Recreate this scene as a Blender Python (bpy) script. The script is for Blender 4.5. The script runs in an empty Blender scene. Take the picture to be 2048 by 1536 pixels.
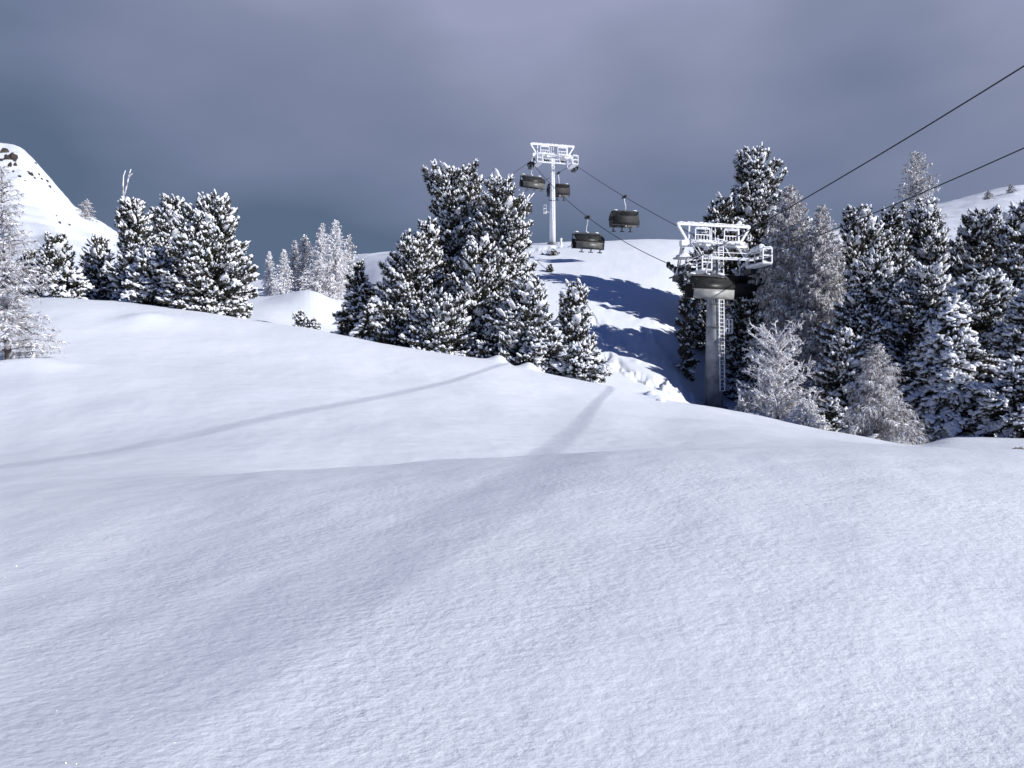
import bpy, math, random
import numpy as np
from mathutils import Vector, Matrix

SC = bpy.context.scene
COL = SC.collection
# ------------------------------------------------------------------ camera
FP = 1500.0                      # focal length in photo pixels (2048 wide)
cam_d = bpy.data.cameras.new('camera'); cam = bpy.data.objects.new('camera', cam_d)
COL.objects.link(cam); SC.camera = cam
cam_d.sensor_width = 36.0; cam_d.lens = FP/2048*36.0
cam_d.clip_start = 0.05; cam_d.clip_end = 4000
cam.location = (0, 0, 0); cam.rotation_euler = (math.radians(90), 0, 0)
# ------------------------------------------------------------------ sun
SUN_AZ, SUN_EL = math.radians(120), math.radians(26)
sd = Vector((math.cos(SUN_EL)*math.sin(SUN_AZ), math.cos(SUN_EL)*math.cos(SUN_AZ), math.sin(SUN_EL)))
sl = bpy.data.lights.new('sun', 'SUN'); sl.energy = 5.0; sl.angle = math.radians(0.5); sl.color = (1.0, 0.98, 0.96)
so = bpy.data.objects.new('sun', sl); COL.objects.link(so)
so.rotation_euler = sd.to_track_quat('Z', 'Y').to_euler(); so.location = sd*200
# ------------------------------------------------------------------ sky
W = bpy.data.worlds.new('World'); SC.world = W; W.use_nodes = True
nt = W.node_tree; nt.nodes.clear()
def N(nt, t, **k):
    n = nt.nodes.new(t)
    for a, b in k.items(): setattr(n, a, b)
    return n
def LK(nt, a, b): nt.links.new(a, b)
def s2l(c):
    return tuple(((v/255)/12.92 if v/255 <= .04045 else ((v/255+.055)/1.055)**2.4) for v in c)
def math_node(nt, op, a, b=None, clamp=False):
    n = N(nt, 'ShaderNodeMath', operation=op); n.use_clamp = clamp
    for i, v in enumerate((a, b)):
        if v is None: continue
        if isinstance(v, (int, float)): n.inputs[i].default_value = v
        else: LK(nt, v, n.inputs[i])
    return n.outputs[0]
def ramp(nt, fac, stops, interp='EASE'):
    r = N(nt, 'ShaderNodeValToRGB'); r.color_ramp.interpolation = interp
    e = r.color_ramp.elements
    while len(e) < len(stops): e.new(0.5)
    for i, (p, c) in enumerate(stops):
        e[i].position = p; e[i].color = (*c, 1) if len(c) == 3 else c
    LK(nt, fac, r.inputs[0]); return r.outputs[0]
out = N(nt, 'ShaderNodeOutputWorld'); bg = N(nt, 'ShaderNodeBackground'); LK(nt, bg.outputs[0], out.inputs[0])
SKYS = 0.08
bg.inputs[1].default_value = SKYS
sky = N(nt, 'ShaderNodeTexSky', sky_type='NISHITA'); sky.sun_disc = False
sky.sun_elevation = SUN_EL; sky.sun_rotation = SUN_AZ; sky.altitude = 2300
sky.air_density = 0.8; sky.dust_density = 0.1; sky.ozone_density = 2.0
tc = N(nt, 'ShaderNodeTexCoord'); sx = N(nt, 'ShaderNodeSeparateXYZ'); LK(nt, tc.outputs['Generated'], sx.inputs[0])
X, Y_, Z = sx.outputs
mp = N(nt, 'ShaderNodeMapping'); mp.inputs['Scale'].default_value = (1.0, 1.0, 2.1); mp.inputs['Rotation'].default_value = (0.0, 0.35, 0.0)
LK(nt, tc.outputs['Generated'], mp.inputs[0])
n1 = N(nt, 'ShaderNodeTexNoise'); n1.inputs['Scale'].default_value = 2.1; n1.inputs['Detail'].default_value = 2.0; n1.inputs['Roughness'].default_value = 0.42
n1.inputs['Distortion'].default_value = 0.25
LK(nt, mp.outputs[0], n1.inputs['Vector'])
n2 = N(nt, 'ShaderNodeTexNoise'); n2.inputs['Scale'].default_value = 4.5; n2.inputs['Detail'].default_value = 3.0; n2.inputs['Roughness'].default_value = 0.4
LK(nt, mp.outputs[0], n2.inputs['Vector'])
f = math_node(nt, 'MULTIPLY', math_node(nt, 'SUBTRACT', Z, 0.27), 3.6)
f = math_node(nt, 'ADD', f, math_node(nt, 'MULTIPLY', math_node(nt, 'ADD', X, 0.0), 0.45))
f = math_node(nt, 'ADD', f, math_node(nt, 'MULTIPLY', math_node(nt, 'SUBTRACT', n1.outputs[0], 0.5), 1.15))
f = math_node(nt, 'ADD', f, math_node(nt, 'MULTIPLY', math_node(nt, 'SUBTRACT', n2.outputs[0], 0.5), 0.75))
f = math_node(nt, 'ADD', f, 0.34, True)
cl = ramp(nt, f, [(0.0, s2l((89, 106, 132))), (0.35, s2l((112, 124, 152))), (0.7, s2l((131, 139, 166))), (1.0, s2l((151, 157, 186)))], 'LINEAR')
clm = N(nt, 'ShaderNodeMix', data_type='RGBA', blend_type='MULTIPLY'); clm.inputs[0].default_value = 1
LK(nt, cl, clm.inputs[6]); clm.inputs[7].default_value = (1/SKYS, 1/SKYS, 1/SKYS, 1)
skm = N(nt, 'ShaderNodeMix', data_type='RGBA', blend_type='MULTIPLY'); skm.inputs[0].default_value = 1
LK(nt, sky.outputs[0], skm.inputs[6]); skm.inputs[7].default_value = (0.26, 0.46, 0.92, 1)
m1 = math_node(nt, 'MULTIPLY', math_node(nt, 'ADD', Y_, -0.05), 2.2, True)      # the cloud bank lies ahead ...
m2 = math_node(nt, 'SUBTRACT', 1.0, math_node(nt, 'MULTIPLY', math_node(nt, 'SUBTRACT', Z, 0.46), 4.5, True))
mk = math_node(nt, 'MULTIPLY', m1, m2)                                          # ... clear deep blue sky above and behind
mx = N(nt, 'ShaderNodeMix', data_type='RGBA'); LK(nt, mk, mx.inputs[0]); LK(nt, skm.outputs[2], mx.inputs[6]); LK(nt, clm.outputs[2], mx.inputs[7])
LK(nt, mx.outputs[2], bg.inputs[0])
# ------------------------------------------------------------------ render settings
SC.render.engine = 'CYCLES'
SC.view_settings.view_transform = 'Standard'; SC.view_settings.look = 'None'
SC.view_settings.exposure = 0.05; SC.view_settings.gamma = 1.0; SC.view_settings.use_curve_mapping = False
SC.cycles.max_bounces = 6; SC.cycles.diffuse_bounces = 3

# ------------------------------------------------------------------ materials
def mat(name):
    m = bpy.data.materials.new(name); m.use_nodes = True
    nt = m.node_tree; b = nt.nodes['Principled BSDF']; return m, nt, b
def noise(nt, scale, detail=3, rough=.5, vec=None, dist=0):
    n = N(nt, 'ShaderNodeTexNoise'); n.inputs['Scale'].default_value = scale; n.inputs['Detail'].default_value = detail
    n.inputs['Roughness'].default_value = rough; n.inputs['Distortion'].default_value = dist
    if vec is not None: LK(nt, vec, n.inputs['Vector'])
    return n.outputs[0]
def bump(nt, b, h, strength, dist, prev=None):
    n = N(nt, 'ShaderNodeBump'); n.inputs['Strength'].default_value = strength; n.inputs['Distance'].default_value = dist
    LK(nt, h, n.inputs['Height'])
    if prev is not None: LK(nt, prev, n.inputs['Normal'])
    LK(nt, n.outputs[0], b.inputs['Normal']); return n.outputs[0]
def simple(name, c1, c2, scale, rough=.7, metal=0, bstr=0, bdist=.02, lo=.35, hi=.65, detail=4):
    m, nt, b = mat(name); tc = N(nt, 'ShaderNodeTexCoord')
    h = noise(nt, scale, detail, .55, tc.outputs['Object'])
    c = ramp(nt, h, [(lo, c1), (hi, c2)], 'LINEAR'); LK(nt, c, b.inputs['Base Color'])
    b.inputs['Roughness'].default_value = rough; b.inputs['Metallic'].default_value = metal
    if bstr: bump(nt, b, h, bstr, bdist)
    return m

def snow_ground():
    m, nt, b = mat('ground_snow'); tc = N(nt, 'ShaderNodeTexCoord'); P = tc.outputs['Object']
    big = noise(nt, 0.35, 3, .5, P)
    c = ramp(nt, big, [(.3, (.78, .825, .895)), (.7, (.83, .865, .92))], 'LINEAR'); LK(nt, c, b.inputs['Base Color'])
    b.inputs['Roughness'].default_value = .55; b.inputs['Specular IOR Level'].default_value = .25
    # wind-blown surface grain: streaky lumps of a few centimetres, finer crystals on top
    mp = N(nt, 'ShaderNodeMapping'); mp.inputs['Rotation'].default_value = (0, 0, math.radians(28)); mp.inputs['Scale'].default_value = (1.0, 1.45, 1.0)
    LK(nt, P, mp.inputs[0])
    g1 = noise(nt, 15, 4, .55, mp.outputs[0], .1)
    g2 = noise(nt, 48, 3, .65, mp.outputs[0])
    g3 = noise(nt, 1.3, 3, .5, mp.outputs[0])
    n = bump(nt, b, g3, .55, .06)
    # powder lies smooth beyond the near drift; the drift itself is wind-roughened in patches
    ln = N(nt, 'ShaderNodeVectorMath', operation='LENGTH'); LK(nt, P, ln.inputs[0])
    ms_ = N(nt, 'ShaderNodeMapRange'); LK(nt, ln.outputs['Value'], ms_.inputs[0]); ms_.inputs[1].default_value = 7; ms_.inputs[2].default_value = 12; ms_.inputs[3].default_value = 1; ms_.inputs[4].default_value = .22
    pt = N(nt, 'ShaderNodeMapRange'); LK(nt, noise(nt, .9, 3, .5, P), pt.inputs[0]); pt.inputs[1].default_value = .3; pt.inputs[2].default_value = .7; pt.inputs[3].default_value = .65; pt.inputs[4].default_value = 1.0
    rgh = math_node(nt, 'MULTIPLY', ms_.outputs[0], pt.outputs[0])
    n = bump(nt, b, math_node(nt, 'MULTIPLY', g1, rgh), .6, .021, n)
    n = bump(nt, b, math_node(nt, 'MULTIPLY', g2, rgh), .26, .008, n)
    # sparkle: a few tiny crystals with their own tilt catch the sun
    vo = N(nt, 'ShaderNodeTexVoronoi'); vo.inputs['Scale'].default_value = 420; LK(nt, P, vo.inputs['Vector'])
    sp = N(nt, 'ShaderNodeSeparateColor'); LK(nt, vo.outputs['Color'], sp.inputs[0])
    pick = math_node(nt, 'GREATER_THAN', sp.outputs[0], 0.965)
    near = math_node(nt, 'LESS_THAN', vo.outputs['Distance'], 0.42)
    gl = N(nt, 'ShaderNodeBsdfGlossy'); gl.inputs['Roughness'].default_value = .12
    vm = N(nt, 'ShaderNodeVectorMath', operation='SUBTRACT'); LK(nt, vo.outputs['Color'], vm.inputs[0]); vm.inputs[1].default_value = (.5, .5, 0)
    vn = N(nt, 'ShaderNodeVectorMath', operation='NORMALIZE'); LK(nt, vm.outputs[0], vn.inputs[0]); LK(nt, vn.outputs[0], gl.inputs['Normal'])
    ms = N(nt, 'ShaderNodeMixShader'); LK(nt, math_node(nt, 'MULTIPLY', math_node(nt, 'MULTIPLY', pick, near), .4), ms.inputs[0])
    LK(nt, b.outputs[0], ms.inputs[1]); LK(nt, gl.outputs[0], ms.inputs[2])
    LK(nt, ms.outputs[0], nt.nodes['Material Output'].inputs[0])
    return m
M = {}
M['ground'] = snow_ground()
M['snow'] = simple('tree_snow', (.80, .82, .86), (.88, .885, .90), 3, .6)
M['needle'] = simple('pine_needles', (.020, .026, .016), (.075, .070, .040), 2.2, .65)
M['bark'] = simple('bark', (.055, .042, .033), (.14, .11, .085), 6, .85, 0, .6, .03)
M['bark_frost'] = simple('frosted_bark', (.07, .052, .042), (.60, .60, .62), 3.2, .8, 0, .5, .03, .42, .58)
M['frost'] = simple('frosted_twigs', (.13, .095, .08), (.80, .80, .82), 3.6, .75, 0, 0, .02, .38, .55, 6)
M['frost_white'] = simple('thick_frost', (.28, .235, .215), (.86, .86, .88), 3.4, .75, 0, 0, .02, .34, .52, 6)
M['rime'] = simple('rime_on_steel', (.74, .76, .79), (.88, .885, .90), 4, .7, 0, .5, .03, .3, .6)
M['steel'] = simple('galvanised_steel', (.12, .13, .135), (.24, .25, .255), 3, .55, .35, .2, .01)
M['steel_frost'] = simple('rimed_steel', (.26, .27, .28), (.84, .85, .87), 1.6, .65, .1, .3, .02, .40, .62)
M['steel_mast'] = simple('weathered_steel', (.20, .21, .215), (.44, .45, .46), 1.1, .6, .15, .2, .01, .35, .65)
M['dark'] = simple('dark_steel', (.010, .011, .013), (.028, .030, .033), 5, .5, .3)
M['rubber'] = simple('rubber', (.014, .014, .015), (.03, .03, .032), 8, .8)
M['rope'] = simple('wire_rope', (.02, .022, .025), (.045, .047, .05), 30, .5, .6)
M['cushion'] = simple('seat_cushion', (.014, .013, .013), (.035, .030, .028), 5, .7)
M['panel'] = simple('pale_panel', (.27, .27, .255), (.38, .38, .36), 2.5, .45)
M['panel_grey'] = simple('grey_panel', (.075, .075, .07), (.14, .14, .13), 2.5, .45)
M['rock'] = simple('rock', (.020, .015, .013), (.085, .065, .055), .35, .9, 0, .8, .3)
M['wood'] = simple('weathered_wood', (.30, .27, .25), (.72, .71, .71), 2.2, .85, 0, .4, .03)
def bubble_mat():
    m, nt, b = mat('tinted_bubble'); tc = N(nt, 'ShaderNodeTexCoord')
    h = noise(nt, 1.5, 3, .5, tc.outputs['Object'])
    LK(nt, ramp(nt, h, [(.3, (.022, .023, .021)), (.7, (.06, .058, .048))], 'LINEAR'), b.inputs['Base Color'])
    b.inputs['Roughness'].default_value = .42; b.inputs['Transmission Weight'].default_value = .0
    tr = N(nt, 'ShaderNodeBsdfTransparent'); tr.inputs[0].default_value = (.50, .50, .46, 1)
    ms = N(nt, 'ShaderNodeMixShader'); ms.inputs[0].default_value = .42
    LK(nt, b.outputs[0], ms.inputs[1]); LK(nt, tr.outputs[0], ms.inputs[2]); LK(nt, ms.outputs[0], nt.nodes['Material Output'].inputs[0])
    return m
M['bubble'] = bubble_mat()

# ------------------------------------------------------------------ object helpers
def tag(o, label=None, cat=None, group=None, kind=None):
    if label: o['label'] = label
    if cat: o['category'] = cat
    if group: o['group'] = group
    if kind: o['kind'] = kind
    return o
def empty(name, loc, rz=0):
    o = bpy.data.objects.new(name, None); COL.objects.link(o); o.location = loc; o.rotation_euler = (0, 0, rz)
    o.empty_display_size = .3; return o
def mesh_np(name, V, F, m, parent=None, smooth=True):
    """V (n,3) array, F list of (k, idx array (m,k))"""
    me = bpy.data.meshes.new(name)
    V = np.asarray(V, np.float32); me.vertices.add(len(V)); me.vertices.foreach_set('co', V.ravel())
    Fs = [np.asarray(a, np.int32) for a in F if len(a)]
    nl = sum(a.size for a in Fs); npoly = sum(len(a) for a in Fs)
    me.loops.add(nl); me.polygons.add(npoly)
    me.loops.foreach_set('vertex_index', np.concatenate([a.ravel() for a in Fs]))
    tot = np.concatenate([np.full(len(a), a.shape[1], np.int32) for a in Fs])
    st = np.concatenate([[0], np.cumsum(tot)[:-1]]).astype(np.int32)
    me.polygons.foreach_set('loop_start', st); me.polygons.foreach_set('loop_total', tot)
    me.polygons.foreach_set('use_smooth', np.full(npoly, smooth, bool))
    me.update(calc_edges=True); me.validate()
    me.materials.append(m)
    o = bpy.data.objects.new(name, me); COL.objects.link(o)
    if parent is not None: o.parent = parent
    return o
class MB:
    def __init__(s): s.v = []; s.q = []; s.t = []; s.n = 0
    def add(s, V, Q=None, T=None):
        V = np.asarray(V, float)
        s.v.append(V)
        if Q is not None and len(Q): s.q.append(np.asarray(Q)+s.n)
        if T is not None and len(T): s.t.append(np.asarray(T)+s.n)
        s.n += len(V)
    def box(s, c, d, rot=None, bev=0.0):
        c = np.array(c, float); h = np.array(d, float)/2
        V = np.array([[x, y, z] for x in (-1, 1) for y in (-1, 1) for z in (-1, 1)], float)*h
        if rot is not None: V = V @ np.array(rot).T
        s.add(V+c, [(0, 1, 3, 2), (4, 6, 7, 5), (0, 4, 5, 1), (2, 3, 7, 6), (0, 2, 6, 4), (1, 5, 7, 3)])
    def bar(s, a, b, w, h=None, up=(0, 0, 1)):
        a = np.array(a, float); b = np.array(b, float); h = h or w
        d = b-a; L = np.linalg.norm(d); d /= L; u = np.array(up, float)
        if abs(d @ u) > .98: u = np.array((0, 1., 0))
        r = np.cross(d, u); r /= np.linalg.norm(r); u = np.cross(r, d)
        R = np.stack([r, d, u], 1); s.box((a+b)/2, (w, L, h), R)
    def tube(s, pts, rad, n=8, cap=True):
        pts = np.array(pts, float); k = len(pts)
        rad = np.full(k, rad, float) if np.isscalar(rad) else np.array(rad, float)
        T = np.gradient(pts, axis=0); T /= np.linalg.norm(T, axis=1)[:, None]+1e-9
        up = np.array((0, 0, 1.)); 
        if abs(T[0] @ up) > .9: up = np.array((0, 1., 0))
        A = np.cross(T, up); A /= np.linalg.norm(A, axis=1)[:, None]+1e-9; B = np.cross(A, T)
        a = np.arange(n)*2*math.pi/n
        V = pts[:, None]+rad[:, None, None]*(np.cos(a)[None, :, None]*A[:, None]+np.sin(a)[None, :, None]*B[:, None])
        i = np.arange(k-1)[:, None]*n; j = np.arange(n)[None]; j2 = (j+1) % n
        Q = np.stack([i+j, i+j2, i+n+j2, i+n+j], -1).reshape(-1, 4)
        V = V.reshape(-1, 3); T3 = []
        if cap:
            V = np.vstack([V, pts[0], pts[-1]]); c0 = k*n
            for q in range(n):
                T3.append((c0, (q+1) % n, q)); T3.append((c0+1, (k-1)*n+q, (k-1)*n+(q+1) % n))
        s.add(V, Q, T3)
    def blob(s, c, r, rs, amp=.15):
        V = ICO2[0]*(1+amp*rs.uniform(-1, 1, (len(ICO2[0]), 1)))
        s.add(V*np.array(r)+np.array(c), None, ICO2[1])
    def build(s, name, m, parent=None, smooth=False):
        F = []
        if s.q: F.append(np.vstack(s.q))
        if s.t: F.append(np.vstack(s.t))
        return mesh_np(name, np.vstack(s.v), F, m, parent, smooth)
def ridge(b, a, c, w, h, n, rs):
    a = np.array(a, float); c = np.array(c, float); n *= 2
    t = np.linspace(0, 1, n)[:, None]; P = a*(1-t)+c*t; P = P+rs.uniform(-.12, .12, (n, 3))*w*[.3, 1, 0]
    d = (c-a)/np.linalg.norm(c-a); sd_ = np.cross(d, [0, 0, 1.]); sd_ /= np.linalg.norm(sd_)
    W_ = w*rs.uniform(.7, 1.15, n); H_ = h*rs.uniform(.5, 1.25, n); W_[[0, -1]] *= .4; H_[[0, -1]] *= .3
    an = np.linspace(0, math.pi, 7); V = P[:, None]+np.cos(an)[None, :, None]*W_[:, None, None]*sd_+np.sin(an)[None, :, None]*H_[:, None, None]*np.array([0, 0, 1.])
    i = np.arange(n-1)[:, None]*7; j = np.arange(7)[None]; j2 = (j+1) % 7
    Q = np.stack([i+j, i+j2, i+7+j2, i+7+j], -1).reshape(-1, 4); V = V.reshape(-1, 3)
    T = [(0, q+1, q) for q in range(1, 6)]+[((n-1)*7, (n-1)*7+q, (n-1)*7+q+1) for q in range(1, 6)]
    b.add(V, Q, T)
def ico(sub):
    t = (1+5**.5)/2
    V = [(-1, t, 0), (1, t, 0), (-1, -t, 0), (1, -t, 0), (0, -1, t), (0, 1, t), (0, -1, -t), (0, 1, -t), (t, 0, -1), (t, 0, 1), (-t, 0, -1), (-t, 0, 1)]
    F = [(0, 11, 5), (0, 5, 1), (0, 1, 7), (0, 7, 10), (0, 10, 11), (1, 5, 9), (5, 11, 4), (11, 10, 2), (10, 7, 6), (7, 1, 8), (3, 9, 4), (3, 4, 2), (3, 2, 6), (3, 6, 8), (3, 8, 9), (4, 9, 5), (2, 4, 11), (6, 2, 10), (8, 6, 7), (9, 8, 1)]
    V = [np.array(v, float)/np.linalg.norm(v) for v in V]
    for _ in range(sub):
        c = {}; G = []
        def mid(a, b):
            k = (min(a, b), max(a, b))
            if k not in c:
                p = V[a]+V[b]; V.append(p/np.linalg.norm(p)); c[k] = len(V)-1
            return c[k]
        for a, b, d in F:
            ab, bd, da = mid(a, b), mid(b, d), mid(d, a); G += [(a, ab, da), (b, bd, ab), (d, da, bd), (ab, bd, da)]
        F = G
    return np.array(V), np.array(F)
ICO1 = ico(1); ICO2 = ico(2)

# ------------------------------------------------------------------ terrain
rng0 = np.random.RandomState(3)
PERM = rng0.rand(512, 512)
def vnoise(x, y):
    xi = np.floor(x).astype(int); yi = np.floor(y).astype(int); fx = x-xi; fy = y-yi
    fx = fx*fx*(3-2*fx); fy = fy*fy*(3-2*fy)
    g = lambda a, b: PERM[a % 512, b % 512]
    return (g(xi, yi)*(1-fx)+g(xi+1, yi)*fx)*(1-fy)+(g(xi, yi+1)*(1-fx)+g(xi+1, yi+1)*fx)*fy-.5
def fbm(x, y, o=4, g=.5):
    s = 0; a = 1
    for i in range(o):
        s = s+a*vnoise(x*2**i+17.3*i, y*2**i+5.1*i); a *= g
    return s
def sstep(a, b, x):
    t = np.clip((x-a)/(b-a), 0, 1); return t*t*(3-2*t)
# per picture column: (distance, picture row of the ground there); near part shared
CREST = ([-760, 0, 300, 520, 1024, 1250, 1400, 1700, 2048, 2500], [1015, 1008, 985, 962, 923, 911, 904, 899, 911, 930])
TAB = {
 -760: [(13, 945), (16, 915), (30, 735), (45, 600), (60, 570), (100, 480), (200, 330), (300, 230), (500, 200), (900, 400)],
 0:    [(13, 942), (16, 912), (30, 700), (45, 600), (55, 605), (120, 545), (200, 420), (300, 287), (340, 300), (500, 420), (900, 500)],
 40:   [(13, 941), (16, 910), (30, 698), (45, 598), (55, 603), (110, 552), (200, 425), (300, 296), (340, 310), (500, 430), (900, 500)],
 66:   [(13, 940), (16, 908), (30, 696), (45, 597), (55, 602), (110, 555), (200, 430), (300, 319), (340, 330), (500, 440), (900, 500)],
 100:  [(13, 939), (16, 906), (30, 698), (45, 595), (55, 600), (90, 570), (200, 442), (300, 358), (340, 366), (500, 470), (900, 520)],
 150:  [(13, 938), (16, 904), (30, 702), (45, 597), (55, 603), (90, 572), (200, 470), (300, 411), (340, 417), (500, 490), (900, 520)],
 235:  [(13, 938), (16, 900), (30, 708), (46, 601), (56, 606), (90, 570), (200, 505), (300, 466), (340, 470), (500, 520), (900, 540)],
 400:  [(13, 939), (16, 896), (30, 725), (46, 621), (56, 637), (90, 590), (200, 545), (300, 530), (500, 560), (900, 600)],
 520:  [(13, 945), (16, 893), (30, 737), (45, 641), (54, 655), (68, 628), (80, 598), (88, 590), (100, 577), (120, 562), (200, 575), (500, 600), (900, 620)],
 620:  [(13, 950), (16, 893), (30, 747), (44, 657), (52, 672), (68, 650), (80, 577), (86, 588), (94, 583), (110, 560), (125, 553), (200, 570), (500, 600), (900, 620)],
 690:  [(13, 950), (16, 893), (30, 755), (43, 671), (52, 690), (70, 660), (80, 612), (92, 592), (110, 545), (135, 515), (200, 540), (500, 600), (900, 620)],
 760:  [(13, 950), (16, 893), (30, 765), (42, 685), (52, 702), (70, 660), (92, 560), (118, 510), (132, 504), (200, 530), (500, 600), (900, 620)],
 970:  [(13, 950), (16, 903), (30, 782), (40, 721), (48, 735), (60, 690), (80, 570), (105, 496), (115, 491), (200, 530), (500, 600), (900, 620)],
 1100: [(12, 977), (16, 911), (30, 802), (38, 749), (46, 770), (60, 706), (80, 574), (105, 489), (112, 486), (160, 510), (500, 600), (900, 620)],
 1220: [(12, 972), (16, 909), (30, 812), (37, 772), (45, 798), (60, 728), (80, 580), (105, 484), (112, 481), (160, 510), (500, 600), (900, 620)],
 1320: [(12, 967), (16, 904), (28, 836), (36, 798), (45, 826), (60, 744), (80, 588), (105, 481), (110, 478), (160, 505), (500, 600), (900, 620)],
 1430: [(12, 962), (16, 899), (28, 842), (35, 815), (46, 850), (60, 818), (80, 620), (105, 490), (112, 484), (160, 505), (500, 600), (900, 620)],
 1640: [(12, 957), (16, 901), (26, 870), (34, 855), (44, 876), (60, 815), (80, 650), (105, 505), (130, 466), (180, 480), (500, 600), (900, 620)],
 1720: [(12, 957), (16, 903), (26, 880), (32, 870), (44, 884), (60, 825), (80, 670), (110, 510), (150, 455), (200, 452), (500, 600), (900, 620)],
 1840: [(12, 960), (16, 907), (24, 894), (29, 889), (38, 893), (50, 860), (70, 760), (100, 590), (150, 480), (250, 425), (300, 420), (500, 520), (900, 600)],
 1900: [(12, 962), (16, 909), (22, 896), (28, 880), (36, 868), (50, 830), (70, 740), (100, 580), (150, 470), (250, 412), (300, 403), (500, 500), (900, 600)],
 2048: [(12, 972), (16, 915), (24, 893), (32, 880), (38, 878), (50, 840), (70, 740), (100, 580), (150, 465), (250, 388), (300, 371), (500, 470), (900, 600)],
 2500: [(12, 955), (16, 925), (24, 900), (32, 890), (50, 850), (70, 780), (100, 680), (200, 560), (300, 500), (500, 470), (900, 600)],
}
def pchip(x, y, xq):
    x = np.array(x, float); y = np.array(y, float); h = np.diff(x); d = np.diff(y)/h; m = np.zeros(len(x))
    for i in range(1, len(x)-1):
        if d[i-1]*d[i] > 0:
            w1 = 2*h[i]+h[i-1]; w2 = h[i]+2*h[i-1]; m[i] = (w1+w2)/(w1/d[i-1]+w2/d[i])
    m[0] = d[0]; m[-1] = d[-1]
    i = np.clip(np.searchsorted(x, xq)-1, 0, len(x)-2); t = (xq-x[i])/h[i]
    return ((1+2*t)*(1-t)**2)*y[i]+t*(1-t)**2*h[i]*m[i]+t*t*(3-2*t)*y[i+1]+t*t*(t-1)*h[i]*m[i+1]
LY = np.linspace(math.log(.25), math.log(900), 900); GX = np.arange(-780, 2830, 10.0)
cols = []
for px in sorted(TAB):
    ca = float(np.interp(px, *CREST)); za = -(ca-768)/FP*8.5
    pts = [(.25, -1.42), (1.2, -1.40), (2.6, -1.33), (5.0, -1.33*.45+za*.55-.04), (8.5, za), (9.6, za-.035)]
    pts += [(d, (768-r)/FP*d) for d, r in TAB[px]]
    X_ = [math.log(p[0]) for p in pts]; cols.append(pchip(X_, [p[1] for p in pts], LY))
cols = np.array(cols); pk = np.array(sorted(TAB), float)
G = np.stack([pchip(pk, cols[:, j], np.clip(GX, pk[0], pk[-1])) for j in range(len(LY))], 1)
k = np.exp(-np.arange(-6, 7)**2/4.5); k /= k.sum()
def blur(A, ker, ax):
    r = len(ker)//2; p = [(0, 0), (0, 0)]; p[ax] = (r, r); B = np.pad(A, p, mode='edge'); o = 0
    for i, w in enumerate(ker): o = o+w*(B[i:i+A.shape[0], :] if ax == 0 else B[:, i:i+A.shape[1]])
    return o
farw = (np.exp(LY) > 150)[None]            # keep the mountain's outline crisp
G = np.where(farw, G, blur(G, k, 0)); k2 = np.exp(-np.arange(-4, 5)**2/6.0); k2 /= k2.sum(); G = blur(G, k2, 1)
def base_z(x, y):
    x = np.asarray(x, float); y = np.asarray(y, float)
    r = np.hypot(x, y)+1e-6; ang = np.arctan2(x, y); L = math.radians(50)
    ins = np.abs(ang) <= L; a = np.clip(ang, -L, L)
    pxe = 1024+FP*np.tan(a); ye = np.where(ins, y, r*math.cos(L)); ye = np.clip(ye, .26, 890)
    u = np.clip((pxe-GX[0])/10, 0, len(GX)-1.001); v = np.clip((np.log(ye)-LY[0])/(LY[1]-LY[0]), 0, len(LY)-1.001)
    i = u.astype(int); j = v.astype(int); fu = u-i; fv = v-j
    z = (G[i, j]*(1-fu)+G[i+1, j]*fu)*(1-fv)+(G[i, j+1]*(1-fu)+G[i+1, j+1]*fu)*fv
    w = sstep(math.radians(52), math.radians(85), np.abs(ang))
    return z*(1-w)+w*(-1.42-.02*np.minimum(r, 60))
def w2(px, d): return ((px-1024)/FP*d, d)
def hit(px, py, d0=2.0, d1=500):
    d = np.exp(np.linspace(math.log(d0), math.log(d1), 4000)); x = (px-1024)/FP*d
    rows = 768-FP*base_z(x, d)/d
    k = np.argmax(rows <= py); return d[k] if rows[k] <= py else d1
def path(pts, d0=2.0, n=60, ds=None):
    P = []
    for i, (px, py) in enumerate(pts):
        d = ds[i] if ds else hit(px, py, d0); P.append(w2(px, d))
    P = np.array(P); t = np.linspace(0, len(P)-1, n)
    tt = np.arange(len(P)); return np.stack([np.interp(t, tt, P[:, 0]), np.interp(t, tt, P[:, 1])], 1)
def dist_path(x, y, P):
    best = np.full(x.shape, 1e9); side = np.zeros(x.shape); tpar = np.zeros(x.shape)
    for i in range(len(P)-1):
        a, b = P[i], P[i+1]; d = b-a; L2 = d @ d+1e-9
        t = np.clip(((x-a[0])*d[0]+(y-a[1])*d[1])/L2, 0, 1)
        ex = x-a[0]-t*d[0]; ey = y-a[1]-t*d[1]; dd = np.hypot(ex, ey); m = dd < best
        best = np.where(m, dd, best); side = np.where(m, np.sign(d[0]*ey-d[1]*ex), side); tpar = np.where(m, (i+t)/(len(P)-1), tpar)
    return best, side, tpar
GROOVES = []
CHURN = [(path([(1185, 650), (1215, 668), (1265, 700), (1320, 715)], 50), 1.5), (path([(1290, 668), (1330, 690), (1345, 708)], 50), 1.1),
         (path([(1200, 700), (1250, 742), (1310, 772), (1400, 800)], 47), .8), (path([(1270, 752), (1330, 775), (1390, 790)], 47), 1.2),
         (path([(1080, 500), (1120, 493), (1150, 490)], 80), 1.2)]
LINES = [path([(1190, 600), (1240, 618), (1320, 655), (1400, 690)], 50), path([(1090, 560), (1140, 580), (1200, 612), (1300, 640)], 50), path([(1200, 655), (1215, 690), (1260, 720)], 50)]
def mound(x, y, px, d, sx_, sy_, h):
    cx, cy = w2(px, d); return h*np.exp(-((x-cx)/sx_)**2-((y-cy)/sy_)**2)
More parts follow.
